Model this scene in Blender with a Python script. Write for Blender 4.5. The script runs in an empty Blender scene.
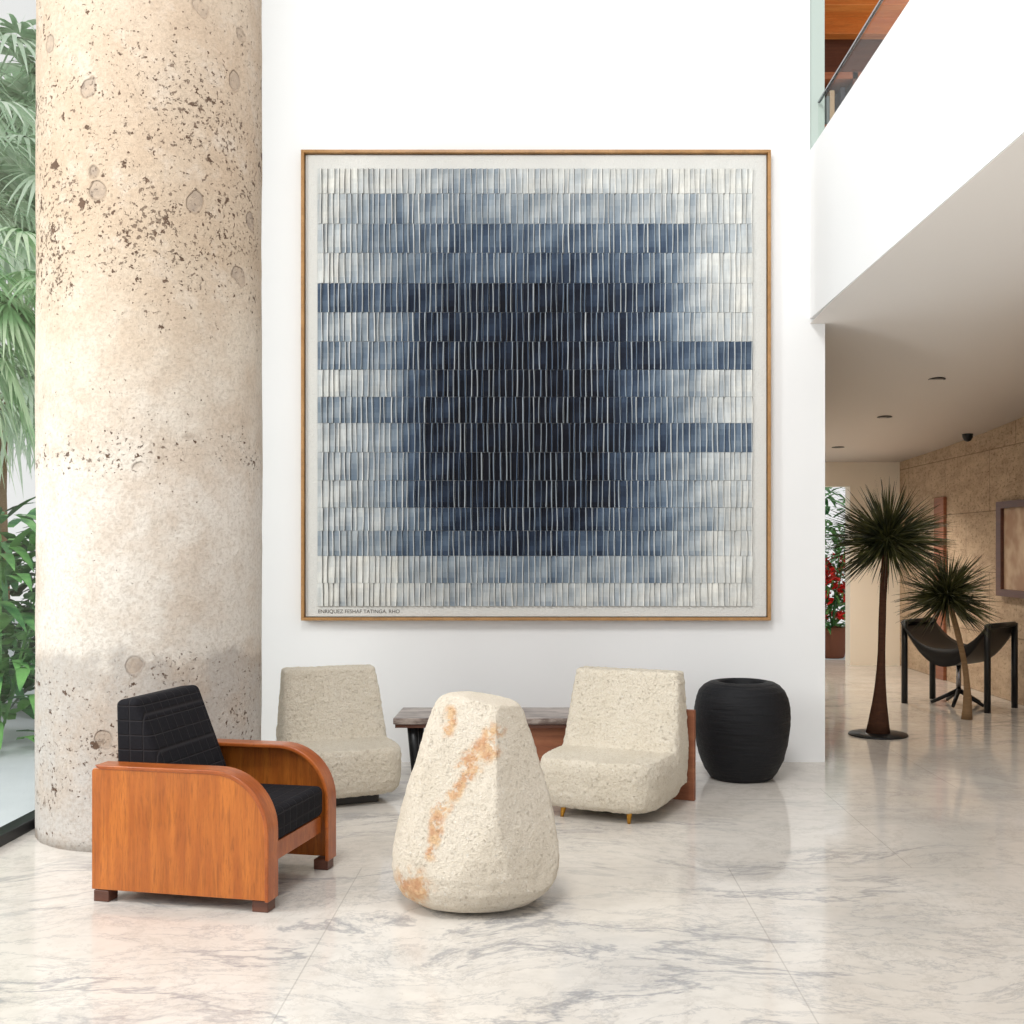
import bpy, bmesh, math, random
from mathutils import Vector, Matrix, noise
random.seed(7)
S=bpy.context.scene
C=bpy.context.collection
try:
    S.view_settings.view_transform='Standard'
    S.view_settings.look='None'
except Exception as e: print(e)

def lin(c):
    return tuple((x/12.92 if x<=0.04045 else ((x+0.055)/1.055)**2.4) for x in c)
def s255(r,g,b): return lin((r/255,g/255,b/255))+(1,)

# ---------- node helpers ----------
class M:
    def __init__(s,name,rough=0.6,spec=0.5,metal=0.0,color=None):
        s.m=bpy.data.materials.new(name); s.m.use_nodes=True
        s.nt=s.m.node_tree; s.b=s.nt.nodes['Principled BSDF']
        s.b.inputs['Roughness'].default_value=rough
        s.b.inputs['Specular IOR Level'].default_value=spec
        s.b.inputs['Metallic'].default_value=metal
        if color: s.b.inputs['Base Color'].default_value=color
        s._c=None
    def put(s,inp,v):
        if isinstance(v,bpy.types.NodeSocket): s.nt.links.new(v,inp)
        else: inp.default_value=v
    def n(s,t,**k):
        nd=s.nt.nodes.new(t)
        for a,b in k.items(): setattr(nd,a,b)
        return nd
    def co(s,scale=(1,1,1),kind='Object'):
        if s._c is None: s._c=s.n('ShaderNodeTexCoord')
        mp=s.n('ShaderNodeMapping'); mp.inputs['Scale'].default_value=scale
        s.nt.links.new(s._c.outputs[kind],mp.inputs['Vector']); return mp.outputs[0]
    def noise(s,vec,scale,detail=4,rough=0.55,dist=0.0):
        nd=s.n('ShaderNodeTexNoise'); s.put(nd.inputs['Vector'],vec)
        nd.inputs['Scale'].default_value=scale; nd.inputs['Detail'].default_value=detail
        nd.inputs['Roughness'].default_value=rough; nd.inputs['Distortion'].default_value=dist
        return nd.outputs['Fac']
    def noisec(s,vec,scale,detail=3):
        nd=s.n('ShaderNodeTexNoise'); s.put(nd.inputs['Vector'],vec)
        nd.inputs['Scale'].default_value=scale; nd.inputs['Detail'].default_value=detail
        return nd.outputs['Color']
    def vor(s,vec,scale,feature='F1',out='Distance'):
        nd=s.n('ShaderNodeTexVoronoi'); nd.feature=feature; s.put(nd.inputs['Vector'],vec)
        nd.inputs['Scale'].default_value=scale
        return nd.outputs[out]
    def math(s,op,a,b=0.0,clamp=False):
        nd=s.n('ShaderNodeMath',operation=op,use_clamp=clamp); s.put(nd.inputs[0],a); s.put(nd.inputs[1],b); return nd.outputs[0]
    def sm(s,v,lo,hi,a=0.0,b=1.0):
        nd=s.n('ShaderNodeMapRange'); nd.interpolation_type='SMOOTHSTEP'
        s.put(nd.inputs[0],v); s.put(nd.inputs[1],lo); s.put(nd.inputs[2],hi)
        nd.inputs[3].default_value=a; nd.inputs[4].default_value=b; return nd.outputs[0]
    def mix(s,f,a,b,blend='MIX'):
        nd=s.n('ShaderNodeMix'); nd.data_type='RGBA'; nd.blend_type=blend
        s.put(nd.inputs[0],f); s.put(nd.inputs[6],a); s.put(nd.inputs[7],b); return nd.outputs[2]
    def ramp(s,v,stops):
        nd=s.n('ShaderNodeValToRGB'); s.put(nd.inputs[0],v); cr=nd.color_ramp
        while len(cr.elements)<len(stops): cr.elements.new(0.5)
        for e,(p,c) in zip(cr.elements,stops):
            e.position=p; e.color=c if len(c)==4 else tuple(c)+(1,)
        return nd.outputs[0]
    def warp(s,vec,scale,amt):
        c=s.noisec(vec,scale)
        v=s.n('ShaderNodeVectorMath',operation='SCALE'); s.put(v.inputs[0],c); v.inputs['Scale'].default_value=amt
        a=s.n('ShaderNodeVectorMath',operation='ADD'); s.put(a.inputs[0],vec); s.put(a.inputs[1],v.outputs[0]); return a.outputs[0]
    def xyz(s,vec):
        nd=s.n('ShaderNodeSeparateXYZ'); s.put(nd.inputs[0],vec); return nd.outputs
    def col(s,v): s.put(s.b.inputs['Base Color'],v)
    def rough(s,v): s.put(s.b.inputs['Roughness'],v)
    def bump(s,h,strength=0.3,dist=0.01):
        nd=s.n('ShaderNodeBump'); nd.inputs['Strength'].default_value=strength; nd.inputs['Distance'].default_value=dist
        s.put(nd.inputs['Height'],h); s.nt.links.new(nd.outputs[0],s.b.inputs['Normal'])

# ---------- geometry helpers ----------
def setmats(o,mats):
    for m in (mats if isinstance(mats,(list,tuple)) else [mats]):
        o.data.materials.append(m.m if isinstance(m,M) else m)
def mesh(name,verts,faces,mats,parent=None,smooth=False,fm=None):
    me=bpy.data.meshes.new(name); me.from_pydata([tuple(v) for v in verts],[],faces); me.update()
    o=bpy.data.objects.new(name,me); C.objects.link(o); setmats(o,mats)
    if fm:
        for p,i in zip(me.polygons,fm): p.material_index=i
    if smooth:
        for p in me.polygons: p.use_smooth=True
    if parent: o.parent=parent
    bm=bmesh.new(); bm.from_mesh(me); bmesh.ops.recalc_face_normals(bm,faces=bm.faces); bm.to_mesh(me)
    bm.free()
    return o
def hexa(name,p,mats,parent=None,bevel=0.0,seg=3):
    f=[(3,2,1,0),(4,5,6,7),(0,1,5,4),(1,2,6,5),(2,3,7,6),(3,0,4,7)]
    o=mesh(name,p,f,mats,parent)
    if bevel>0:
        b=o.modifiers.new('b','BEVEL'); b.width=bevel; b.segments=seg; b.limit_method='ANGLE'
        for q in o.data.polygons: q.use_smooth=True
        w=o.modifiers.new('w','WEIGHTED_NORMAL'); w.keep_sharp=True
    return o
def box(name,x0,x1,y0,y1,z0,z1,mats,parent=None,bevel=0.0,seg=3):
    return hexa(name,[(x0,y0,z0),(x1,y0,z0),(x1,y1,z0),(x0,y1,z0),(x0,y0,z1),(x1,y0,z1),(x1,y1,z1),(x0,y1,z1)],mats,parent,bevel,seg)
def empty(name,loc=(0,0,0),rz=0.0):
    e=bpy.data.objects.new(name,None); C.objects.link(e); e.location=loc; e.rotation_euler=(0,0,rz); e.empty_display_size=0.2; return e
def lathe(name,prof,mats,parent=None,loc=(0,0,0),n=96,fn=None,smooth=True):
    v=[];f=[]
    for (r,z) in prof:
        for i in range(n):
            a=2*math.pi*i/n; rr=r
            if fn: rr=fn(r,z,a)
            v.append((loc[0]+rr*math.cos(a),loc[1]+rr*math.sin(a),loc[2]+z))
    for j in range(len(prof)-1):
        for i in range(n):
            f.append((j*n+i,j*n+(i+1)%n,(j+1)*n+(i+1)%n,(j+1)*n+i))
    f.append(tuple(range(n))[::-1]); f.append(tuple((len(prof)-1)*n+i for i in range(n)))
    return mesh(name,v,f,mats,parent,smooth)
def tube(name,pts,radii,mats,parent=None,n=12):
    v=[];f=[]
    pts=[Vector(p) for p in pts]
    for k,p in enumerate(pts):
        d=(pts[min(k+1,len(pts)-1)]-pts[max(k-1,0)]).normalized()
        up=Vector((0,1,0)) if abs(d.y)<0.9 else Vector((1,0,0))
        a=d.cross(up).normalized(); b=d.cross(a).normalized()
        r=radii[k] if isinstance(radii,(list,tuple)) else radii
        for i in range(n):
            t=2*math.pi*i/n; v.append(p+a*math.cos(t)*r+b*math.sin(t)*r)
    for k in range(len(pts)-1):
        for i in range(n): f.append((k*n+i,k*n+(i+1)%n,(k+1)*n+(i+1)%n,(k+1)*n+i))
    f.append(tuple(range(n))); f.append(tuple((len(pts)-1)*n+i for i in range(n)))
    return mesh(name,v,f,mats,parent,True)

# ================= MATERIALS =================
wall=M('white_plaster',0.75,0.2)
v=wall.co(); wall.col(wall.mix(wall.noise(v,1.2,3),s255(236,238,239),s255(243,244,245))); wall.bump(wall.noise(v,60,3),0.03,0.002)
ceilm=M('ceiling_plaster',0.8,0.2); ceilm.col(s255(232,226,220))
green=M('pale_green_jamb',0.5,0.4,color=s255(188,202,196))

# marble floor
fl=M('polished_marble',0.16,0.5)
v=fl.co()
w1=fl.warp(v,0.5,1.3)
mpw=fl.n('ShaderNodeMapping'); mpw.inputs['Rotation'].default_value=(0,0,math.radians(24)); mpw.inputs['Scale'].default_value=(0.42,1.25,1)
fl.put(mpw.inputs[0],w1); vs=mpw.outputs[0]
def vein(scale,width,rough=0.65,detail=9,src=None):
    nn=fl.noise(src or vs,scale,detail,rough)
    d=fl.math('ABSOLUTE',fl.math('SUBTRACT',nn,0.5))
    return fl.sm(d,0.0,width,1.0,0.0)
v1=vein(0.8,0.016); v2=vein(2.1,0.014); v3=vein(5.0,0.024,0.7); v4=vein(1.7,0.02,0.75,10,w1)
mask=fl.sm(fl.noise(vs,0.55,3),0.44,0.62)
mask2=fl.sm(fl.noise(vs,1.2,4),0.47,0.68)
base=fl.mix(fl.sm(fl.noise(w1,0.9,5),0.35,0.7),s255(220,215,208),s255(207,200,191))
base=fl.mix(fl.math('MULTIPLY',fl.sm(fl.noise(v,11,9,0.75),0.42,0.72),0.4),base,s255(188,182,174))
base=fl.mix(fl.math('MULTIPLY',fl.sm(fl.noise(vs,2.0,8,0.7),0.48,0.7),0.45),base,s255(180,177,174))
base=fl.mix(fl.math('MULTIPLY',v1,fl.math('ADD',fl.math('MULTIPLY',mask,0.45),0.1)),base,s255(126,129,136))
base=fl.mix(fl.math('MULTIPLY',v2,fl.math('MULTIPLY',mask2,0.35)),base,s255(134,136,142))
base=fl.mix(fl.math('MULTIPLY',v3,fl.math('MULTIPLY',mask,0.4)),base,s255(146,146,150))
base=fl.mix(fl.math('MULTIPLY',v4,0.2),base,s255(150,142,134))
br=fl.n('ShaderNodeTexBrick'); br.offset=0.5; br.inputs['Scale'].default_value=1.0
br.inputs['Brick Width'].default_value=1.5; br.inputs['Row Height'].default_value=1.5; br.inputs['Mortar Size'].default_value=0.0028
br.inputs['Mortar Smooth'].default_value=0.3
fl.put(br.inputs['Vector'],v)
base=fl.mix(fl.math('MULTIPLY',br.outputs['Fac'],0.4),base,s255(144,140,134))
fl.col(base); fl.rough(fl.sm(fl.noise(v,3,4),0.3,0.7,0.07,0.16))

# column
cm=M('travertine_concrete',0.85,0.2)
v=cm.co(); z=cm.xyz(v)[2]
zn=cm.math('ADD',z,cm.math('MULTIPLY',cm.math('SUBTRACT',cm.noise(v,2.2,3),0.5),0.6))
zr=cm.math('DIVIDE',zn,4.0)
zr2=cm.math('DIVIDE',cm.math('ADD',z,cm.math('MULTIPLY',cm.math('SUBTRACT',cm.noise(v,3.0,5,0.6),0.5),0.45)),4.0)
def g(x): return (x,x,x,1)
dens=cm.ramp(zr,[(0.0,g(.58)),(0.19,g(.72)),(0.23,g(.12)),(0.40,g(.12)),(0.43,g(.85)),(0.465,g(.2)),(0.56,g(.25)),(0.63,g(.85)),(0.84,g(.8)),(0.95,g(.5))])
fine=cm.noise(v,56,3,0.6); med=cm.noise(v,25,4,0.65); big=cm.noise(v,8,5,0.62)
clump=cm.noise(v,3.6,5,0.65)
dd=cm.math('ADD',dens,cm.math('MULTIPLY',cm.math('SUBTRACT',clump,0.5),1.9))
th1=cm.math('SUBTRACT',0.735,cm.math('MULTIPLY',dd,0.148))
th2=cm.math('SUBTRACT',0.740,cm.math('MULTIPLY',dd,0.125))
th3=cm.math('SUBTRACT',0.745,cm.math('MULTIPLY',dd,0.108))
p1=cm.sm(cm.math('SUBTRACT',fine,th1),0.0,0.04); p2=cm.sm(cm.math('SUBTRACT',med,th2),0.0,0.02); p3=cm.sm(cm.math('SUBTRACT',big,th3),0.0,0.012)
pits=cm.math('MAXIMUM',cm.math('MULTIPLY',p1,0.75),cm.math('MAXIMUM',p2,p3))
up=cm.ramp(zr2,[(0.0,s255(198,194,189)),(0.20,s255(186,180,173)),(0.212,s255(218,212,203)),(0.38,s255(223,215,205)),(0.55,s255(214,202,186)),(0.66,s255(197,178,156)),(0.85,s255(199,181,161)),(1.0,s255(205,190,172))])
b=cm.mix(cm.math('MULTIPLY',cm.sm(cm.noise(v,3.2,6,0.65),0.4,0.65),0.45),up,s255(187,163,139))
b=cm.mix(cm.math('MULTIPLY',cm.sm(cm.noise(v,6,7,0.7),0.5,0.68),0.3),b,s255(228,221,211))
b=cm.mix(cm.math('MULTIPLY',cm.sm(cm.noise(v,60,6,0.75),0.42,0.68),0.42),b,s255(152,136,120))
ws=cm.warp(cm.co((1,1,0.85)),9,0.06); vd=cm.vor(ws,5.2); vc=cm.xyz(cm.vor(ws,5.2,out='Color'))[0]
sel=cm.math('MULTIPLY',cm.sm(vc,0.55,0.56),cm.sm(dens,0.4,0.7))
agg=cm.math('MULTIPLY',cm.sm(vd,0.18,0.215,1.0,0.0),sel)
rim=cm.math('MULTIPLY',cm.math('MULTIPLY',cm.sm(vd,0.17,0.205),cm.sm(vd,0.215,0.24,1,0)),sel)
b=cm.mix(pits,b,cm.mix(cm.noise(v,12),s255(72,54,43),s255(124,102,86)))
b=cm.mix(cm.math('MULTIPLY',agg,0.75),b,cm.mix(cm.sm(cm.noise(v,20),.3,.7),s255(150,136,124),s255(180,162,144)))
b=cm.mix(cm.math('MULTIPLY',rim,0.35),b,s255(100,82,68))
cm.col(b)
hh=cm.math('SUBTRACT',cm.math('MULTIPLY',cm.noise(v,30,8,0.75),0.6),cm.math('ADD',pits,cm.math('MULTIPLY',agg,0.4)))
cm.bump(hh,0.85,0.016)

def stone(name,c1,c2,c3,bs,bd,k=1.0,sc=1.0):
    m=M(name,0.9,0.15); v=m.co()
    b=m.mix(m.sm(m.noise(v,4,4),0.3,0.7),c1,c2)
    b=m.mix(m.math('MULTIPLY',m.sm(m.noise(v,90*sc,4,0.7),0.48,0.68),0.8*k),b,c3)
    p=m.sm(m.noise(v,62*sc,4,0.7),0.58,0.70)
    b=m.mix(m.math('MULTIPLY',p,0.6*k),b,s255(180,158,128))
    b=m.mix(m.math('MULTIPLY',m.sm(m.noise(v,70*sc,3,0.6),0.3,0.42,1,0),0.5),b,s255(250,246,238))
    h=m.math('SUBTRACT',m.math('ADD',m.noise(v,50*sc,6,0.8),m.math('MULTIPLY',m.noise(v,130,3),0.4)),m.math('MULTIPLY',p,0.45))
    m.bump(h,bs,bd); return m,b
chst,b=stone('rough_limestone',s255(243,234,217),s255(235,225,206),s255(210,194,168),0.9,0.018,0.7,1.35); chst.col(b)
scst,b=stone('carved_stone',s255(240,230,214),s255(230,219,201),s255(208,193,170),0.85,0.013,0.5,1.3)
at=scst.n('ShaderNodeAttribute',attribute_name='stain')
stn=scst.sm(scst.math('MULTIPLY',at.outputs['Fac'],scst.sm(scst.noise(scst.co(),16,7,0.72),0.34,0.62)),0.06,0.6)
b=scst.mix(scst.math('MULTIPLY',stn,0.7),b,scst.mix(scst.sm(scst.noise(scst.co(),30),.35,.65),s255(206,132,66),s255(230,184,126))); scst.col(b)

def wood(name,c1,c2,rough,ax=(1,1,14),spec=0.5,coat=0.0,gr=0.45):
    m=M(name,rough,spec); v=m.co(ax)
    w=m.warp(v,1.5,0.25)
    n1=m.noise(w,3.0,6,0.6); n2=m.noise(w,12,4,0.6); n3=m.noise(w,30,3,0.6)
    b=m.mix(m.sm(n1,0.3,0.7),c1,c2); b=m.mix(m.math('MULTIPLY',m.sm(n2,0.45,0.7),gr),b,tuple(x*0.55 for x in c1[:3])+(1,))
    b=m.mix(m.math('MULTIPLY',m.sm(n3,0.5,0.7),gr*.6),b,tuple(x*0.5 for x in c1[:3])+(1,))
    m.col(b); m.bump(n2,0.05,0.003)
    m.b.inputs['Coat Weight'].default_value=coat; m.b.inputs['Coat Roughness'].default_value=0.2
    return m
woodA=wood('honey_teak',s255(168,90,32),s255(196,114,44),0.38,(11,11,0.9),0.4,0.3,0.6)
woodB=wood('arm_teak',s255(154,76,30),s255(182,100,42),0.35,(2.5,11,2.5),0.4,0.3,0.5)
darkw=wood('dark_walnut',s255(84,50,38),s255(104,64,48),0.45)
slabw=wood('red_brown_wood',s255(140,84,58),s255(164,106,74),0.5)
oak=wood('oak_frame',s255(166,122,72),s255(186,142,92),0.4,(3,3,3))
ceilw=wood('ceiling_wood',s255(186,110,50),s255(206,136,70),0.5,(1,8,8))

fab=M('black_quilted_fabric',0.9,0.2)
v=fab.co(); w=fab.xyz(v)
def lines(a,per):
    f=fab.math('FRACT',fab.math('DIVIDE',a,per)); d=fab.math('ABSOLUTE',fab.math('SUBTRACT',f,0.5)); return fab.sm(d,0.42,0.5)
gg=fab.math('MAXIMUM',lines(w[0],0.055),fab.math('MAXIMUM',lines(w[1],0.055),lines(w[2],0.055)))
fab.col(fab.mix(fab.math('MULTIPLY',gg,0.4),fab.mix(fab.noise(v,120,3),s255(16,16,20),s255(31,30,35)),s255(64,60,61)))
fab.bump(fab.math('SUBTRACT',fab.math('MULTIPLY',fab.noise(v,200,2),0.2),gg),0.7,0.007)

black=M('black_ceramic',0.62,0.3); v=black.co((1,1,1))
black.col(black.mix(black.noise(black.co((3,3,30)),2,4),s255(9,10,13),s255(26,27,32)))
black.bump(black.math('ADD',black.noise(black.co((4,4,50)),1.5,5,0.6),black.math('MULTIPLY',black.noise(v,40,4,0.7),0.5)),0.6,0.014)
blk=M('black_leather',0.45,0.4,color=s255(16,16,18))
dmet=M('dark_metal',0.4,0.5,0.3,color=s255(28,30,32))
brass=M('brass',0.3,0.5,1.0,color=s255(190,140,60))
chrome=M('chrome',0.2,0.5,1.0,color=s255(150,150,155))
footm=M('grey_plinth',0.7,0.3,color=s255(70,68,66))
tblm=M('grey_marble_top',0.3,0.5); v=tblm.co((1,4,4)); tblm.col(tblm.mix(tblm.sm(tblm.noise(v,5,6,0.7),0.35,0.65),s255(180,168,160),s255(92,76,70)))

canvas=M('canvas_gesso',0.9,0.1); v=canvas.co(); canvas.col(canvas.mix(canvas.noise(v,5,4),s255(212,213,210),s255(224,224,220))); canvas.bump(canvas.noise(v,90,4,0.7),0.6,0.008)
paint=M('painted_strips',0.7,0.2)
at=paint.n('ShaderNodeAttribute',attribute_name='Col'); v=paint.co()
n_=paint.noise(paint.co((50,1,4)),1.0,6,0.7); n2_=paint.noise(paint.co((3,1,8)),1.0,4,0.6)
c_=paint.mix(1.0,at.outputs['Color'],paint.ramp(n_,[(0.3,g(.68)),(0.65,g(1.05))]),'MULTIPLY')
paint.col(paint.mix(1.0,c_,paint.ramp(n2_,[(0.3,g(.88)),(0.7,g(1.1))]),'MULTIPLY'))
ink=M('ink',0.8,0.1,color=s255(90,84,80))

trav=M('travertine_wall',0.8,0.2); v=trav.co()
br=trav.n('ShaderNodeTexBrick'); br.inputs['Scale'].default_value=1; br.inputs['Brick Width'].default_value=1.1; br.inputs['Row Height'].default_value=0.55; br.inputs['Mortar Size'].default_value=0.005
sw=trav.n('ShaderNodeCombineXYZ'); xx=trav.xyz(v); trav.put(sw.inputs[0],xx[1]); trav.put(sw.inputs[1],xx[2]); trav.put(br.inputs['Vector'],sw.outputs[0])
b=trav.mix(trav.sm(trav.noise(trav.co((1,1,2.5)),3.5,8,0.75),0.35,0.68),s255(208,186,160),s255(178,154,130))
pt=trav.sm(trav.noise(trav.co((1,1,1.8)),22,6,0.75),0.54,0.64)
b=trav.mix(trav.math('MULTIPLY',pt,0.6),b,s255(132,108,88))
b=trav.mix(trav.math('MULTIPLY',br.outputs['Fac'],0.6),b,s255(110,94,80)); trav.col(b); trav.bump(trav.math('SUBTRACT',trav.noise(v,24,6,0.7),pt),0.6,0.018)
cream=M('cream_plaster',0.8,0.2,color=s255(244,236,222))
terr=M('outdoor_terrace',0.7,0.3); v=terr.co(); terr.col(terr.mix(terr.noise(v,2,5),s255(176,184,188),s255(204,210,212)))

def leafm(name,c1,c2,scale=3):
    m=M(name,0.5,0.4); v=m.co(); m.col(m.mix(m.sm(m.noise(v,scale,3),0.35,0.65),c1,c2))
    return m
yl=leafm('yucca_leaf',s255(32,40,24),s255(84,86,46),9)
pal=leafm('palm_leaf',s255(160,206,152),s255(218,238,202),2)  # green lightened so the fronds look overexposed
palf=leafm('hazed_palm_leaf',s255(200,226,198),s255(230,244,224),2)  # haze over the farther palms is put into the leaf colour
shr=leafm('shrub_leaf',s255(40,98,54),s255(116,172,98),4)
shd=leafm('dark_shrub_leaf',s255(34,78,50),s255(72,124,74),4)
redf=M('red_flower',0.6,0.3,color=s255(216,52,48))
terra=M('terracotta',0.8,0.2,color=s255(130,84,66))
trunk=M('yucca_trunk',0.9,0.2); v=trunk.co((1,1,1)); trunk.col(trunk.mix(trunk.noise(trunk.co((1,1,6)),12,4),s255(52,32,24),s255(88,58,42))); trunk.bump(trunk.noise(trunk.co((1,1,5)),14,4),0.6,0.01)
trunk2=M('light_trunk',0.9,0.2); trunk2.col(trunk2.mix(trunk2.noise(trunk2.co((1,1,6)),12,4),s255(120,96,70),s255(160,132,100)))
glass=bpy.data.materials.new('window_glass'); glass.use_nodes=True; nt=glass.node_tree; nt.nodes.clear()
o_=nt.nodes.new('ShaderNodeOutputMaterial'); mx=nt.nodes.new('ShaderNodeMixShader'); tr=nt.nodes.new('ShaderNodeBsdfTransparent'); gl=nt.nodes.new('ShaderNodeBsdfGlossy')
tr.inputs[0].default_value=(0.97,0.985,0.975,1); gl.inputs['Roughness'].default_value=0.02; mx.inputs[0].default_value=0.06
nt.links.new(tr.outputs[0],mx.inputs[1]); nt.links.new(gl.outputs[0],mx.inputs[2]); nt.links.new(mx.outputs[0],o_.inputs[0])

# ================= ROOM =================
YW=6.745
box('floor',-2.46,4.2,-1.5,13.0,-0.1,0.0,fl)
box('ground_terrace',-16,-2.46,-2,26,-0.14,-0.03,terr)
box('ground_garden',-2.46,8,13.0,20,-0.14,-0.03,terr)
box('wall_back',-2.46,1.625,YW,YW+0.2,0,6.2,wall)
box('wall_back_lower_return',1.625,1.717,YW,YW+0.2,0,3.72,wall)
box('trim_jamb',1.625,1.717,YW+0.01,YW+0.19,3.72,6.2,green)
box('wall_lobby_side',1.5,1.717,YW+0.2,12.4,0,2.75,cream)
box('wall_parapet',1.625,1.74,-0.5,YW,2.719,3.75,wall)
v=[];f=[]
ks=[(-0.5,2.716),(3,2.716),(5.5,2.716),(6.2,2.712),(6.745,2.69),(7.2,2.645),(7.7,2.58),(8.2,2.52),(8.7,2.46),(9.2,2.415),(10,2.37),(11,2.33),(12.5,2.29)]
for (yy,zz) in ks: v+=[(1.627,yy,zz),(4.25,yy,zz)]
for i in range(len(ks)-1): f.append((2*i,2*i+1,2*i+3,2*i+2))
ce=mesh('ceiling_gallery',v,f,ceilm,None,True)
so=ce.modifiers.new('so','SOLIDIFY'); so.thickness=0.002
box('floor_gallery',1.74,5.5,-0.5,8.7,2.76,2.9,ceilm)
box('wall_right',4.0,4.2,5.2,12.6,0,2.75,trav)
box('wall_far',3.44,4.0,12.4,12.6,0,2.6,cream)
box('wall_far_lintel',1.5,3.44,12.4,12.6,2.02,2.6,cream)
box('wall_gallery_back',1.6,5.5,8.7,8.85,2.9,6.2,darkw)
ug=empty('gallery_wood_ceiling')
box('boards',1.72,5.5,YW,8.7,5.42,5.5,ceilw,ug)
for i,yy in enumerate((7.15,7.6,8.05,8.5)): box('beam_%d'%i,1.72,5.5,yy,yy+0.1,5.29,5.42,ceilw,ug,0.005)
sh=empty('gallery_bookcase')
for i,zz in enumerate((3.0,3.55,4.1,4.5,4.9)): box('shelf_%d'%i,1.9,3.3,8.4,8.69,zz,zz+0.05,slabw,sh)
for i,xx in enumerate((1.9,2.35,2.8,3.26)): box('upright_%d'%i,xx,xx+0.04,8.4,8.69,2.9,4.95,darkw,sh)
bkc=[M('binding_%d'%i,0.6,0.3,color=c) for i,c in enumerate((s255(120,140,150),s255(160,120,80),s255(60,66,80),s255(190,176,150)))]
bv=[[] for _ in bkc]
for zz in (3.6,4.15,4.55):
    x=1.96
    while x<3.22:
        wd=random.uniform(.02,.05); k=random.randrange(4)
        if random.random()<.75: bv[k].append((x,x+wd*.9,zz,zz+random.uniform(.2,.32)))
        x+=wd
for k,L in enumerate(bv):
    V=[];F=[]
    for (a,b_,c,d) in L:
        n0=len(V); V+=[(a,8.45,c),(b_,8.45,c),(b_,8.65,c),(a,8.65,c),(a,8.45,d),(b_,8.45,d),(b_,8.65,d),(a,8.65,d)]
        F+=[tuple(n0+i for i in q) for q in [(3,2,1,0),(4,5,6,7),(0,1,5,4),(1,2,6,5),(2,3,7,6),(3,0,4,7)]]
    mesh('books_%d'%k,V,F,bkc[k],sh)
gr=empty('glass_railing')
box('pane',1.675,1.685,-0.5,YW,3.75,4.04,glass,gr)
box('edge_cap',1.672,1.688,-0.5,YW,4.04,4.05,chrome,gr)
wn=empty('window_1')
mesh('pane',[(-2.42,-1.5,0.03),(-2.42,YW,0.03),(-2.42,YW,6.1),(-2.42,-1.5,6.1)],[(0,1,2,3)],glass,wn)
box('sill_track',-2.46,-2.38,-1.5,YW,0,0.05,dmet,wn,0.004)
box('head_track',-2.46,-2.38,-1.5,YW,6.1,6.2,dmet,wn)
for i,yy in enumerate((0.5,3.2,5.95)): box('mullion_%d'%i,-2.45,-2.39,yy,yy+0.05,0.05,6.1,dmet,wn)

for i,(x,y,zz) in enumerate([(2.85,8.0,2.545),(2.84,9.2,2.415),(2.93,11.0,2.33)]):
    lathe('recessed_downlight',[(0.05,-0.004),(0.062,-0.006),(0.062,0.0),(0.05,0.02)],dmet,None,(x,y,zz),24)
lathe('security_camera',[(0.01,-0.07),(0.03,-0.06),(0.045,-0.03),(0.05,0.0),(0.05,0.02)],dmet,None,(3.88,10.1,2.365),24)

wp=empty('framed_artwork')
box('frame_top',3.95,4.0,8.7,9.64,1.66,1.72,darkw,wp); box('frame_bottom',3.95,4.0,8.7,9.64,0.90,0.96,darkw,wp)
box('frame_side_1',3.95,4.0,9.54,9.64,0.96,1.66,darkw,wp); box('frame_side_2',3.95,4.0,8.7,8.78,0.96,1.66,darkw,wp)
artm=M('dusky_canvas',0.7,0.2); artm.col(artm.mix(artm.sm(artm.noise(artm.co(),3,3),.4,.6),s255(206,184,160),s255(176,146,124)))
box('canvas',3.98,3.999,8.78,9.54,0.96,1.66,artm,wp)
box('door_1',3.965,4.0,10.95,11.22,0,1.83,slabw,None,0.004)

# ================= COLUMN =================
def colfn(r,zz,a):
    return r+0.006*noise.noise(Vector((math.cos(a)*1.5,math.sin(a)*1.5,zz*1.2)))+0.003*noise.noise(Vector((math.cos(a)*6,math.sin(a)*6,zz*7)))
lathe('stone_column',[(0.504,0.0+i*0.05) for i in range(125)],cm,None,(0,0,0),160,colfn).location=(-1.866,5.226,0)

# ================= PAINTING =================
pe=empty('abstract_painting')
PX0,PX1,PZ0,PZ1=-1.484,1.374,0.871,3.734
yf=YW-0.06
fw=0.018
box('frame_top',PX0,PX1,yf,YW-0.002,PZ1-fw,PZ1,oak,pe,0.002); box('frame_bottom',PX0,PX1,yf,YW-0.002,PZ0,PZ0+fw,oak,pe,0.002)
box('frame_left',PX0,PX0+fw,yf,YW-0.002,PZ0+fw,PZ1-fw,oak,pe,0.002); box('frame_right',PX1-fw,PX1,yf,YW-0.002,PZ0+fw,PZ1-fw,oak,pe,0.002)
yc=YW-0.035
box('canvas',PX0+fw+0.006,PX1-fw-0.006,yc,YW-0.004,PZ0+fw+0.006,PZ1-fw-0.006,canvas,pe)
rowpx=[171,196,226,255,285,314,343,371,398,424,453,481,508,531,556,583,606]
rowz=[1.3-(p-550)/163.1 for p in rowpx]
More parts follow.
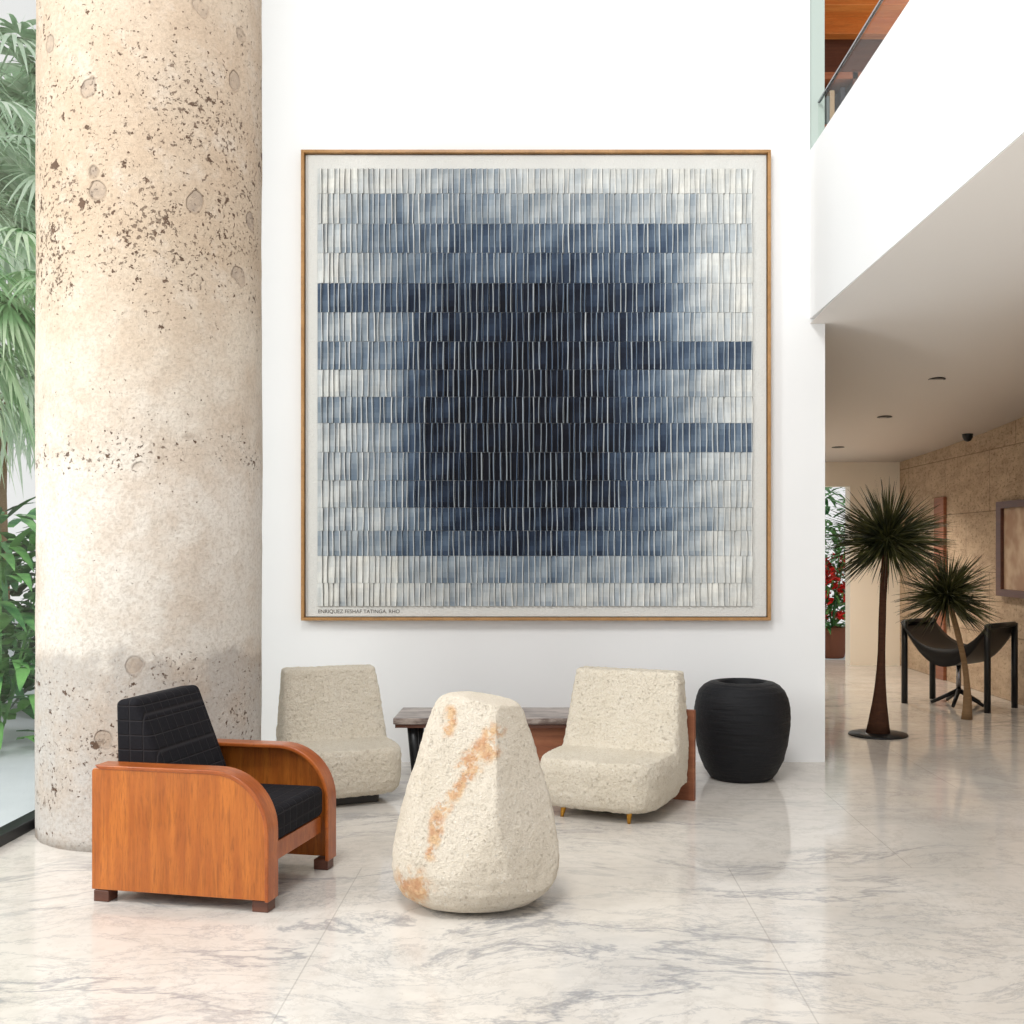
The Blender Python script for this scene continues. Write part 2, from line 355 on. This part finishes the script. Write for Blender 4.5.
G=[[.04,.08,.12,.22,.36,.28,.2,.16,.14,.12,.1,.08,.06,.03],
[.16,.38,.46,.46,.48,.4,.32,.34,.34,.3,.26,.22,.2,.12],
[.24,.46,.52,.58,.66,.68,.6,.58,.58,.6,.63,.6,.3,.22],
[.1,.32,.42,.54,.63,.6,.64,.74,.72,.68,.6,.44,.16,.08],
[.7,.64,.66,.82,.85,.89,.9,.9,.88,.84,.78,.55,.2,.08],
[.3,.36,.46,.81,.87,.89,.92,.92,.9,.84,.74,.5,.22,.12],
[.45,.46,.52,.84,.91,.94,.96,.96,.92,.87,.82,.72,.63,.68],
[.16,.25,.36,.78,.91,.96,.99,.99,.96,.88,.62,.43,.24,.14],
[.42,.52,.6,.84,.92,.98,1,1,.96,.87,.67,.46,.25,.12],
[.24,.3,.48,.84,.92,1,1,1,.97,.88,.76,.66,.57,.62],
[.26,.33,.44,.79,.94,1,1,1,.96,.8,.63,.47,.3,.16],
[.18,.3,.46,.83,.9,.96,.98,.97,.92,.86,.64,.46,.32,.14],
[.22,.26,.33,.6,.79,.86,.88,.89,.85,.68,.6,.5,.33,.12],
[.32,.36,.45,.69,.73,.79,.85,.85,.64,.62,.65,.44,.22,.12],
[.06,.08,.16,.3,.38,.38,.45,.45,.38,.36,.38,.28,.14,.06],
[.03,.05,.1,.16,.22,.23,.27,.24,.22,.2,.17,.12,.06,.03]]
def cramp(t):
    st=[(0,(230,230,224)),(.2,(198,204,206)),(.4,(146,159,171)),(.55,(102,119,138)),(.7,(65,81,103)),(.85,(32,42,60)),(1,(10,13,25))]
    t=max(0,min(1,t))
    for (a,ca),(b,cb) in zip(st,st[1:]):
        if t<=b:
            k=(t-a)/(b-a); return lin(tuple((ca[i]+(cb[i]-ca[i])*k)/255 for i in range(3)))
    return lin(tuple(x/255 for x in st[-1][1]))
def gval(r,u):
    i0=max(0,min(12,int(math.floor(u)))); k=max(0,min(1,u-i0))
    return G[r][i0]*(1-k)+G[r][i0+1]*k
verts=[];faces=[];cols=[]
X0=-1.388;X1=1.266;NC=76;cwid=(X1-X0)/NC
for r in range(16):
    zt,zb=rowz[r]-0.0005,rowz[r+1]+0.0015
    xs=[X0+cwid*(i+random.uniform(-.2,.2)) for i in range(NC+1)]; xs[0]=X0; xs[-1]=X1
    for c in range(NC):
        u=(c+0.5)/NC*14-0.5
        t=gval(r,u)*0.92+0.08*(gval(max(0,r-1),u)+gval(min(15,r+1),u))/2
        t+=random.gauss(0,0.04)
        a0,a1=xs[c],xs[c+1]; lean=random.uniform(-0.004,0.004); bow=random.uniform(-.002,.002)
        rw=random.uniform(0.0035,0.007)
        kk=random.uniform(0.35,0.75)
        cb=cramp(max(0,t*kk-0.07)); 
        base=len(verts)
        for s in range(6):
            zz=zt+(zb-zt)*s/5; wv=lean*(s/5-.5)+bow*math.sin(math.pi*s/5)
            hgt=0.014+0.002*math.sin(s*1.3+c)
            verts+=[(a0+0.001,yc-0.003,zz),(a1-rw-0.003+wv,yc-hgt,zz),(a1+wv-0.003,yc-hgt-0.001,zz),(a1,yc-0.002,zz)]
        for s in range(5):
            q=base+4*s
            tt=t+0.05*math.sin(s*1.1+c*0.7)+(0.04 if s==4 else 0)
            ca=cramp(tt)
            for j,cc in ((0,ca),(1,cb),(2,tuple(x*0.45 for x in ca))):  # third face: pleat flank darkened in its colour as painted shadow
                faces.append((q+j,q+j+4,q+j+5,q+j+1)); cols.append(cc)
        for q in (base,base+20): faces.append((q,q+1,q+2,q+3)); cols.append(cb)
me=bpy.data.meshes.new('strips'); me.from_pydata(verts,[],faces)
ca_=me.color_attributes.new('Col','FLOAT_COLOR','CORNER')
li=0
for p,cc in zip(me.polygons,cols):
    for _ in p.loop_indices: ca_.data[li].color=(*cc,1); li+=1
o=bpy.data.objects.new('pleated_strips',me); C.objects.link(o); o.parent=pe; setmats(o,paint)
tc=bpy.data.curves.new('signature','FONT'); tc.body='ENRIQUEZ FESHAF TATINGA. RHO .'; tc.size=0.032; tc.extrude=0.0005
to=bpy.data.objects.new('signature',tc); C.objects.link(to); to.parent=pe; to.location=(-1.385,yc-0.001,0.915); to.rotation_euler=(math.pi/2,0,0); setmats(to,ink)

# ================= ARMCHAIR =================
ac=empty('armchair',(-1.682,4.07,0),math.radians(-12))
def outline(x0,x1,zb,zt,rad,rsm=0.015,n=14):
    p=[(x0,zb),(x0,zt-rsm)]
    for i in range(1,5):
        a=math.pi-math.pi/2*i/4; p.append((x0+rsm+rsm*math.cos(a),zt-rsm+rsm*math.sin(a)))
    for i in range(n+1):
        a=math.pi/2-math.pi/2*i/n; p.append((x1-rad+rad*math.cos(a),zt-rad+rad*math.sin(a)))
    p.append((x1,zb)); return p
def prism(name,pts,y0,y1,mat,parent,bev=0.003):
    n=len(pts); v=[(x,y0,z_) for x,z_ in pts]+[(x,y1,z_) for x,z_ in pts]
    f=[tuple(range(n)),tuple(range(2*n-1,n-1,-1))]+[(i,(i+1)%n,(i+1)%n+n,i+n) for i in range(n)]
    o=mesh(name,v,f,mat,parent); b=o.modifiers.new('b','BEVEL'); b.width=bev; b.segments=2; b.limit_method='ANGLE'; b.angle_limit=math.radians(35)
    return o
def band(name,o1,o2,y0,y1,mat,parent):
    n=len(o1); v=[]
    for (x,z_),(x2,z2) in zip(o1,o2): v+=[(x,y0,z_),(x,y1,z_),(x2,y1,z2),(x2,y0,z2)]
    f=[]
    for i in range(n-1):
        for j in range(4): f.append((4*i+j,4*i+(j+1)%4,4*i+4+(j+1)%4,4*i+4+j))
    f+= [(0,1,2,3),(4*n-4,4*n-3,4*n-2,4*n-1)]
    o=mesh(name,v,f,mat,parent,True); b=o.modifiers.new('b','BEVEL'); b.width=0.004; b.segments=2; b.limit_method='ANGLE'; b.angle_limit=math.radians(50)
    o.modifiers.new('w','WEIGHTED_NORMAL'); return o
R=0.22
for nm,ya,yb,pa,pb in (('near',0.0,0.085,0.003,0.03),('far',0.535,0.62,0.59,0.617)):
    prism('side_panel_'+nm,outline(0.003,0.698,0.045,0.494,R-0.008),pa,pb,woodA,ac)
    o1=outline(0,0.71,0.04,0.505,R); o2=outline(0.02,0.695,0.04,0.489,R-0.013)
    band('arm_'+nm,o1[5:],[(max(a,0),b) for a,b in o2[5:]],ya,yb,woodB,ac)
for i,(x,y) in enumerate([(0.01,0.005),(0.64,0.015),(0.01,0.55),(0.64,0.55)]): box('foot_%d'%i,x,x+0.062,y,y+0.06,0,0.042,darkw,ac,0.003)
box('front_rail',0.65,0.68,0.085,0.535,0.155,0.225,woodB,ac,0.004)
box('seat_deck',0.02,0.65,0.03,0.59,0.19,0.225,darkw,ac)
box('back_board',0.005,0.03,0.03,0.59,0.06,0.47,woodA,ac,0.003)
box('seat_cushion',0.20,0.695,0.09,0.53,0.228,0.35,fab,ac,0.025,4)
hexa('back_cushion',[(0.05,0.09,0.30),(0.32,0.09,0.30),(0.32,0.53,0.30),(0.05,0.53,0.30),(0.05,0.075,0.735),(0.14,0.075,0.745),(0.14,0.535,0.745),(0.05,0.535,0.735)],fab,ac,0.022,4)

# ================= STONE CHAIRS =================
tex=bpy.data.textures.new('chip','CLOUDS'); tex.noise_scale=0.025; tex.noise_depth=4
tex2=bpy.data.textures.new('lump','CLOUDS'); tex2.noise_scale=0.16; tex2.noise_depth=2
def rough_mods(o,vox,a,b):
    r=o.modifiers.new('r','REMESH'); r.mode='VOXEL'; r.voxel_size=vox; r.use_smooth_shade=True
    s=o.modifiers.new('s','SMOOTH'); s.iterations=3; s.factor=0.6
    for t,st in ((tex,a),(tex2,b)):
        d=o.modifiers.new('d','DISPLACE'); d.texture=t; d.strength=st; d.mid_level=0.5; d.texture_coords='LOCAL'
def superring(cx,cy,a,b,z_,p,n=48):
    out=[]
    for i in range(n):
        t=2*math.pi*i/n; c_,s_=math.cos(t),math.sin(t)
        out.append((cx+a*math.copysign(abs(c_)**(2/p),c_),cy+b*math.copysign(abs(s_)**(2/p),s_),z_))
    return out
def loft(rings):
    v=[p for r in rings for p in r]; n=len(rings[0]); f=[]
    for j in range(len(rings)-1):
        for i in range(n): f.append((j*n+i,j*n+(i+1)%n,(j+1)*n+(i+1)%n,(j+1)*n+i))
    f.append(tuple(range(n-1,-1,-1))); f.append(tuple((len(rings)-1)*n+i for i in range(n)))
    return v,f
def stone_chair(loc,rz,W,D,H,Hs,gold,tw):
    e=empty('stone_lounge_chair',loc,rz)
    hw=W/2
    seat=[superring(0,-0.02,hw*.88,D/2*.86,0.05,4.5),superring(0,-0.02,hw*.96,D/2*.94,0.075,4.5),superring(0,-0.02,hw*.99,D/2*.98,0.12,4.5),superring(0,-0.02,hw,D/2,Hs-.06,4.5),superring(0,-0.02,hw*.98,D/2*.98,Hs-.02,4.5),superring(0,-0.02,hw*.94,D/2*.94,Hs,4.5)]
    v1,f1=loft(seat)
    yb=D/2-0.02
    def br(z_,w,yf,p=8): return superring(0,(yf+yb)/2,w,(yb-yf)/2,z_,p)
    bk=[br(0.1,hw*.97,0.06),br(Hs-.02,hw*1.0,0.04),br(Hs+.02,hw*1.0,0.06),br(H-.05,hw*tw,0.165),br(H-.012,hw*(tw-.02),0.175),br(H,hw*(tw-.05),0.185)]
    v2,f2=loft(bk); n=len(v1)
    o=mesh('body',v1+v2,f1+[tuple(i+n for i in q) for q in f2],chst,e,True)
    rough_mods(o,0.008,0.011,0.007)
    if gold:
        box('back_plank',-hw*.8,hw*1.04,yb+.012,yb+.045,0,0.47,slabw,e,0.004)
        for i,(x,y) in enumerate([(-.16,-.24),(.17,-.24),(0.18,.2),(-.18,.2)]):
            tube('leg_%d'%i,[(x,y,0.1),(x*1.05,y*1.12,0.0)],[0.022,0.008],brass,e)
    else:
        box('plinth',-hw*.55,hw*.55,-D/2*.72,D/2*.6,0,0.1,footm,e,0.01)
    return e
stone_chair((0.345,5.54,0),math.radians(-24),0.63,0.64,0.675,0.29,True,0.92)
stone_chair((-1.09,5.82,0),math.radians(24),0.57,0.62,0.66,0.29,False,0.90)

# ================= COFFEE TABLE =================
ct=empty('coffee_table',(0,0,0))
box('top',-0.84,0.17,6.08,6.5,0.335,0.37,tblm,ct,0.004)
box('rim',-0.83,0.16,6.09,6.49,0.315,0.335,darkw,ct)
for i,(x,y) in enumerate([(-0.74,6.15),(-0.74,6.42)]): tube('leg_%d'%i,[(x,y,0.32),(x+.02,y,0.0)],[0.032,0.022],dmet,ct,16)
box('wood_leg',-0.12,0.15,6.14,6.42,0,0.32,slabw,ct,0.005)

# ================= SCULPTURE =================
def interp(tab,z_):
    for (a,*A),(b,*B) in zip(tab,tab[1:]):
        if z_<=b:
            k=(z_-a)/(b-a) if b>a else 0
            return [x+(y-x)*k for x,y in zip(A,B)]
    return list(tab[-1][1:])
tab=[(0,-.13,.13,.13),(.006,-.18,.175,.17),(.02,-.228,.223,.21),(.05,-.276,.270,.24),(.09,-.302,.298,.262),(.15,-.312,.308,.270),(.206,-.308,.306,.266),(.28,-.294,.294,.255),(.357,-.274,.278,.240),(.43,-.252,.258,.220),(.508,-.228,.236,.198),(.62,-.194,.202,.163),(.70,-.168,.174,.137),(.74,-.150,.150,.115),(.757,-.132,.125,.095),(.768,-.105,.08,.07),(.773,-.07,.02,.03)]
rings=[];NZ=110
for j in range(NZ+1):
    z_=0.773*(j/NZ)
    if j<3: z_=[0,0.003,0.008][j]
    L,Rr,Dp=interp(tab,z_)
    rings.append(superring((L+Rr)/2,0,(Rr-L)/2,Dp,z_,2.25,180))
v,f=loft(rings)
facets=[(Vector((0.72,-0.62,0.22)).normalized(),Vector((0.150,-0.080,0.60))),
        (Vector((-0.22,-0.93,0.30)).normalized(),Vector((0.0,-0.140,0.60))),
        (Vector((-0.80,0.55,0.30)).normalized(),Vector((-0.2,0.08,0.60))),
        (Vector((0.20,-0.05,1.0)).normalized(),Vector((0.0,0,0.757)))]
vv=[]
for p in v:
    p=Vector(p)
    for nrm,pt in facets:
        d=(p-pt).dot(nrm)
        if d>0: p=p-nrm*d*0.94
    nz=noise.fractal(p*6,1.0,2.0,3)*0.003+noise.fractal(p*30,1.0,2.0,3)*0.003
    dirv=Vector((p.x,p.y,0)); 
    if dirv.length>0.02: p+=dirv.normalized()*nz
    p.z=max(0,p.z)
    vv.append(p)
sc=mesh('stone_sculpture',vv,f,scst,None,True)
sc.location=(-0.255,4.09,0)
segs=[((.05,.62),(-.02,.52),.055),((-.02,.50),(-.08,.42),.028),((-.11,.39),(-.13,.30),.034),((-.13,.26),(-.14,.22),.025),((-.21,.11),(-.24,.04),.085),((-.08,.70),(-.10,.66),.04),((.08,.64),(.06,.58),.045)]
ca_=sc.data.color_attributes.new('stain','FLOAT_COLOR','POINT')
for i,p in enumerate(sc.data.vertices):
    q=Vector((p.co.x,p.co.z)); m_=0
    q=q+Vector((noise.noise(p.co*12),noise.noise(p.co*12+Vector((9,9,9)))))*0.03
    if p.co.y<0.05:
        for a,b_,w in segs:
            a=Vector(a);b2=Vector(b_); ab=b2-a; t=max(0,min(1,(q-a).dot(ab)/ab.length_squared)); d=(q-(a+ab*t)).length
            m_=max(m_,max(0,1.0-d/(w*1.2)))
    ca_.data[i].color=(m_,m_,m_,1)

# ================= VASE =================
vp=[(0.16,0.0),(0.18,0.008),(0.205,0.045),(0.236,0.11),(0.258,0.19),(0.270,0.27),(0.274,0.34),(0.271,0.41),(0.260,0.46),(0.242,0.50),(0.216,0.528),(0.186,0.545),(0.158,0.551),(0.14,0.551),(0.13,0.543),(0.12,0.50)]
pp=[]
for (r1,z1),(r2,z2) in zip(vp,vp[1:]):
    for k in range(6): pp.append((r1+(r2-r1)*k/6,z1+(z2-z1)*k/6))
pp.append(vp[-1])
def vfn(r,z_,a): return r+0.003*noise.noise(Vector((math.cos(a)*1.2,math.sin(a)*1.2,z_*40)))+0.004*noise.noise(Vector((math.cos(a)*2,math.sin(a)*2,z_*8)))
lathe('black_vase',pp,black,None,(0,0,0),96,vfn).location=(1.125,6.29,0)

# ================= YUCCA TREES =================
def blade(verts,faces,o,d,L,w,droop,seg=4,roll=0.0):
    d=d.normalized(); side=d.cross(Vector((0,0,1)))
    if side.length<.05: side=Vector((1,0,0))
    side.normalize(); b=len(verts)
    if roll:
        side=(side*math.cos(roll)+side.cross(d).normalized()*math.sin(roll)).normalized()
    for s in range(seg+1):
        t=s/seg; p=o+d*L*t+Vector((0,0,-droop*L*t*t)); ww=w*(1-t)**0.7*(0.6+0.8*min(1,t*4)) if s<seg else 0.0006
        verts+= [p-side*ww, p+side*ww]
    for s in range(seg):
        q=b+2*s; faces.append((q,q+1,q+3,q+2))
def yucca(base,top,rad,tm,r0,r1,n,plate):
    e=empty('yucca_tree',base)
    b=Vector(base); t=Vector(top)-b; pts=[];rr=[]
    for i in range(13):
        k=i/12; pts.append(Vector((t.x*k*k,t.y*k,t.z*k))+Vector((0.012*math.sin(k*5),0,0))); rr.append(r1+(r0-r1)*(max(0,1-k*2.2)**2)+0.003*random.random())
    tube('trunk',pts,rr,tm,e,16)
    if plate: lathe('base_plate',[(0.2,0.0),(0.205,0.004),(0.2,0.012),(0.02,0.02)],dmet,e,(0,0,0),48)
    V=[];F=[]
    for i in range(n):
        zc=random.uniform(-0.72,1); a=random.uniform(0,2*math.pi); s=math.sqrt(1-zc*zc)
        d=Vector((s*math.cos(a),s*math.sin(a),zc)); o=pts[-1]+d*0.03+Vector((0,0,random.uniform(-.06,.04)))
        blade(V,F,o,d,rad*random.uniform(0.8,1.1)*(1-0.1*max(0,zc)),0.0058,random.uniform(0.0,0.1),4,random.uniform(-1.5,1.5))
    mesh('leaf_crown',V,F,yl,e)
    return e
yucca((2.34,7.73,0),(2.42,7.73,1.385),0.44,trunk,0.085,0.024,740,True)
yucca((3.24,8.45,0),(3.10,8.45,0.96),0.37,trunk2,0.04,0.02,600,False)

# ================= SLING CHAIR =================
sl=empty('sling_chair',(3.46,9.2,0),math.radians(-50))
v=[];f=[];nx=24;ny=12; HL=0.38
for j in range(ny+1):
    for i in range(nx+1):
        X=-HL+2*HL*i/nx; Y=-0.27+0.54*j/ny
        v.append((X,Y,0.69-0.25*(1-abs(X/HL)**2.6)*(0.8+0.2*(1-(Y/.27)**2))))
nt_=len(v)
for j in range(ny+1):
    for i in range(nx+1):
        X=-HL+2*HL*i/nx; Y=-0.25+0.50*j/ny
        v.append((X*.97,Y,0.66-0.32*(1-abs(X/HL)**2.0)))
for j in range(ny):
    for i in range(nx):
        q=j*(nx+1)+i; f.append((q,q+1,q+nx+2,q+nx+1)); q+=nt_; f.append((q,q+nx+1,q+nx+2,q+1))
for i in range(nx):
    f.append((i,nt_+i,nt_+i+1,i+1)); q=ny*(nx+1)+i; f.append((q,q+1,nt_+q+1,nt_+q))
for j in range(ny):
    q=j*(nx+1); f.append((q,q+nx+1,nt_+q+nx+1,nt_+q)); q+=nx; f.append((q,nt_+q,nt_+q+nx+1,q+nx+1))
mesh('padded_seat',v,f,blk,sl,True)
for i,(x,y) in enumerate([(-.37,-.22),(.37,-.22),(-.37,.22),(.37,.22)]): tube('post_%d'%i,[(x,y,0.0),(x,y,0.70)],0.026,dmet,sl)
tube('rail_1',[(-.37,-.22,.69),(-.37,.22,.69)],0.022,dmet,sl); tube('rail_2',[(.37,-.22,.69),(.37,.22,.69)],0.022,dmet,sl)
tube('stem',[(0,0,0.1),(0,0,0.38)],0.02,chrome,sl)
for i in range(5):
    a=i*2*math.pi/5; tube('star_%d'%i,[(0,0,0.13),(0.22*math.cos(a),0.22*math.sin(a),0.02)],[0.02,0.014],dmet,sl)

# ================= OUTDOOR PLANTS =================
def fan(V,F,o,d,L,n=26,w=0.02,droop=0.35):
    d=d.normalized(); s=d.cross(Vector((0,0,1))).normalized()
    for i in range(n):
        a=math.radians(-115+230*i/(n-1)); dd=d*math.cos(a)+s*math.sin(a)
        dd.z+=random.uniform(-.1,.1); blade(V,F,o,dd,L*random.uniform(.85,1.05)*(1-0.2*abs(a)/2),w,droop+random.uniform(0,.25),5)
def palm(loc,H,n,L,stem,mat,w=0.02,dn=-0.9):
    e=empty('fan_palm',loc); V=[];F=[]
    tube('trunk',[(0,0,0),(-0.05,0,H*.5),(0,0,H)],[0.12,0.09,0.08],trunk2,e)
    for i in range(n):
        a=2*math.pi*i/n*1.618; el=random.uniform(dn,0.9); d=Vector((math.cos(a),math.sin(a),el)).normalized()
        o=Vector((0,0,H))+d*stem*random.uniform(.4,1.1)
        blade(V,F,Vector((0,0,H)),d,stem*1.1,0.012,0,2); fan(V,F,o,Vector((d.x,d.y,d.z-.5)),L,26,w)
    mesh('fronds',V,F,mat,e)
palm((-6.0,11.0,-0.03),4.0,46,0.85,1.0,pal,0.024,-1.5)
palm((-7.6,14.6,-0.03),6.4,60,1.1,1.2,palf,0.034,-1.3)
palm((-9.4,18.6,-0.03),9.0,60,1.4,1.5,palf,0.045)
palm((-11.4,23.2,-0.03),5.0,50,1.5,1.6,palf,0.05)
def shrub(name,loc,rad,H,n,L,w,mat,fl_=0):
    e=empty(name,loc); V=[];F=[];V2=[];F2=[]
    for i in range(n):
        a=random.uniform(0,6.283); r=rad*math.sqrt(random.random()); z_=H*random.random()
        o=Vector((r*math.cos(a)*(1-.4*z_/H),r*math.sin(a)*(1-.4*z_/H),z_))
        d=Vector((math.cos(a)+random.uniform(-.5,.5),math.sin(a)+random.uniform(-.5,.5),random.uniform(-.1,1.0)))
        blade(V,F,o,d,L*random.uniform(.7,1.2),w,random.uniform(.2,.7),5)
        if fl_ and random.random()<fl_ and z_<H*.65:
            for k in range(8): blade(V2,F2,o+d.normalized()*L*.9,Vector((random.uniform(-1,1),random.uniform(-1,1),random.uniform(-.5,1))),0.085,0.028,.2,3)
    for k in range(7):
        a=k; blade(V,F,Vector((0,0,0)),Vector((.3*math.cos(a),.3*math.sin(a),1)),H,0.015,0,3)
    mesh('leaves',V,F,mat,e)
    if V2: mesh('blossoms',V2,F2,redf,e)
    return e
shrub('garden_shrub',(-3.75,7.55,-0.03),0.55,1.6,380,0.34,0.042,shr)
shrub('garden_shrub',(-4.5,9.1,-0.03),0.45,1.4,360,0.36,0.05,shd)
fs=shrub('flowering_shrub',(3.55,13.6,0.35),0.3,1.3,420,0.2,0.022,shr,0.5)
lathe('pot',[(0.13,-0.38),(0.15,-0.36),(0.2,-0.05),(0.21,0.0),(0.19,0.0),(0.18,-0.04)],terra,fs,(0,0,0),32)
shrub('garden_shrub',(3.7,15.9,-0.03),1.1,2.4,700,0.4,0.045,shr)

# ================= LIGHT =================
W=bpy.data.worlds.new('sky'); S.world=W; W.use_nodes=True
W.node_tree.nodes['Background'].inputs[0].default_value=(0.99,0.99,0.99,1); W.node_tree.nodes['Background'].inputs[1].default_value=0.87
def area(name,loc,target,sx,sy,p,col=(1,1,1)):
    l=bpy.data.lights.new(name,'AREA'); l.shape='RECTANGLE'; l.size=sx; l.size_y=sy; l.energy=p; l.color=col
    o=bpy.data.objects.new(name,l); C.objects.link(o); o.location=loc
    o.rotation_euler=(Vector(target)-Vector(loc)).to_track_quat('-Z','Y').to_euler(); return o
area('overhead_fill',(-1.0,1.4,6.6),(0.2,5.3,0.2),1.8,1.6,230,(1,0.98,0.95))  # added area light overhead to brighten the room; there is no skylight
area('window_daylight',(-5.5,2.0,3.2),(0.3,5.2,0.3),2.4,2.8,280,(1,0.985,0.965))
for i,(x,y,zz,e_) in enumerate([(2.85,8.0,2.50,34),(2.84,9.2,2.37,40),(2.93,11.0,2.29,130)]):
    l=bpy.data.lights.new('downlight_bulb','SPOT'); l.energy=e_; l.spot_size=2.3; l.spot_blend=0.8; l.color=(1,.9,.78); l.shadow_soft_size=0.05
    o=bpy.data.objects.new('downlight_bulb',l); C.objects.link(o); o.location=(x,y,zz-0.02)
l=bpy.data.lights.new('gallery_fill','POINT'); l.energy=46; l.color=(1,.76,.5); l.shadow_soft_size=0.15  # added warm point light, no fixture, to bring up the gallery wood
o=bpy.data.objects.new('gallery_fill',l); C.objects.link(o); o.location=(3.4,7.5,4.6)

# ================= CAMERA =================
cd=bpy.data.cameras.new('camera'); cam=bpy.data.objects.new('camera',cd); C.objects.link(cam)
cam.location=(0,0,1.3); cam.rotation_euler=(math.pi/2,0,0)
cd.sensor_width=36; cd.lens=36*1100/1024; cd.shift_x=-33/1024; cd.shift_y=38/1024; cd.clip_end=200
S.camera=cam
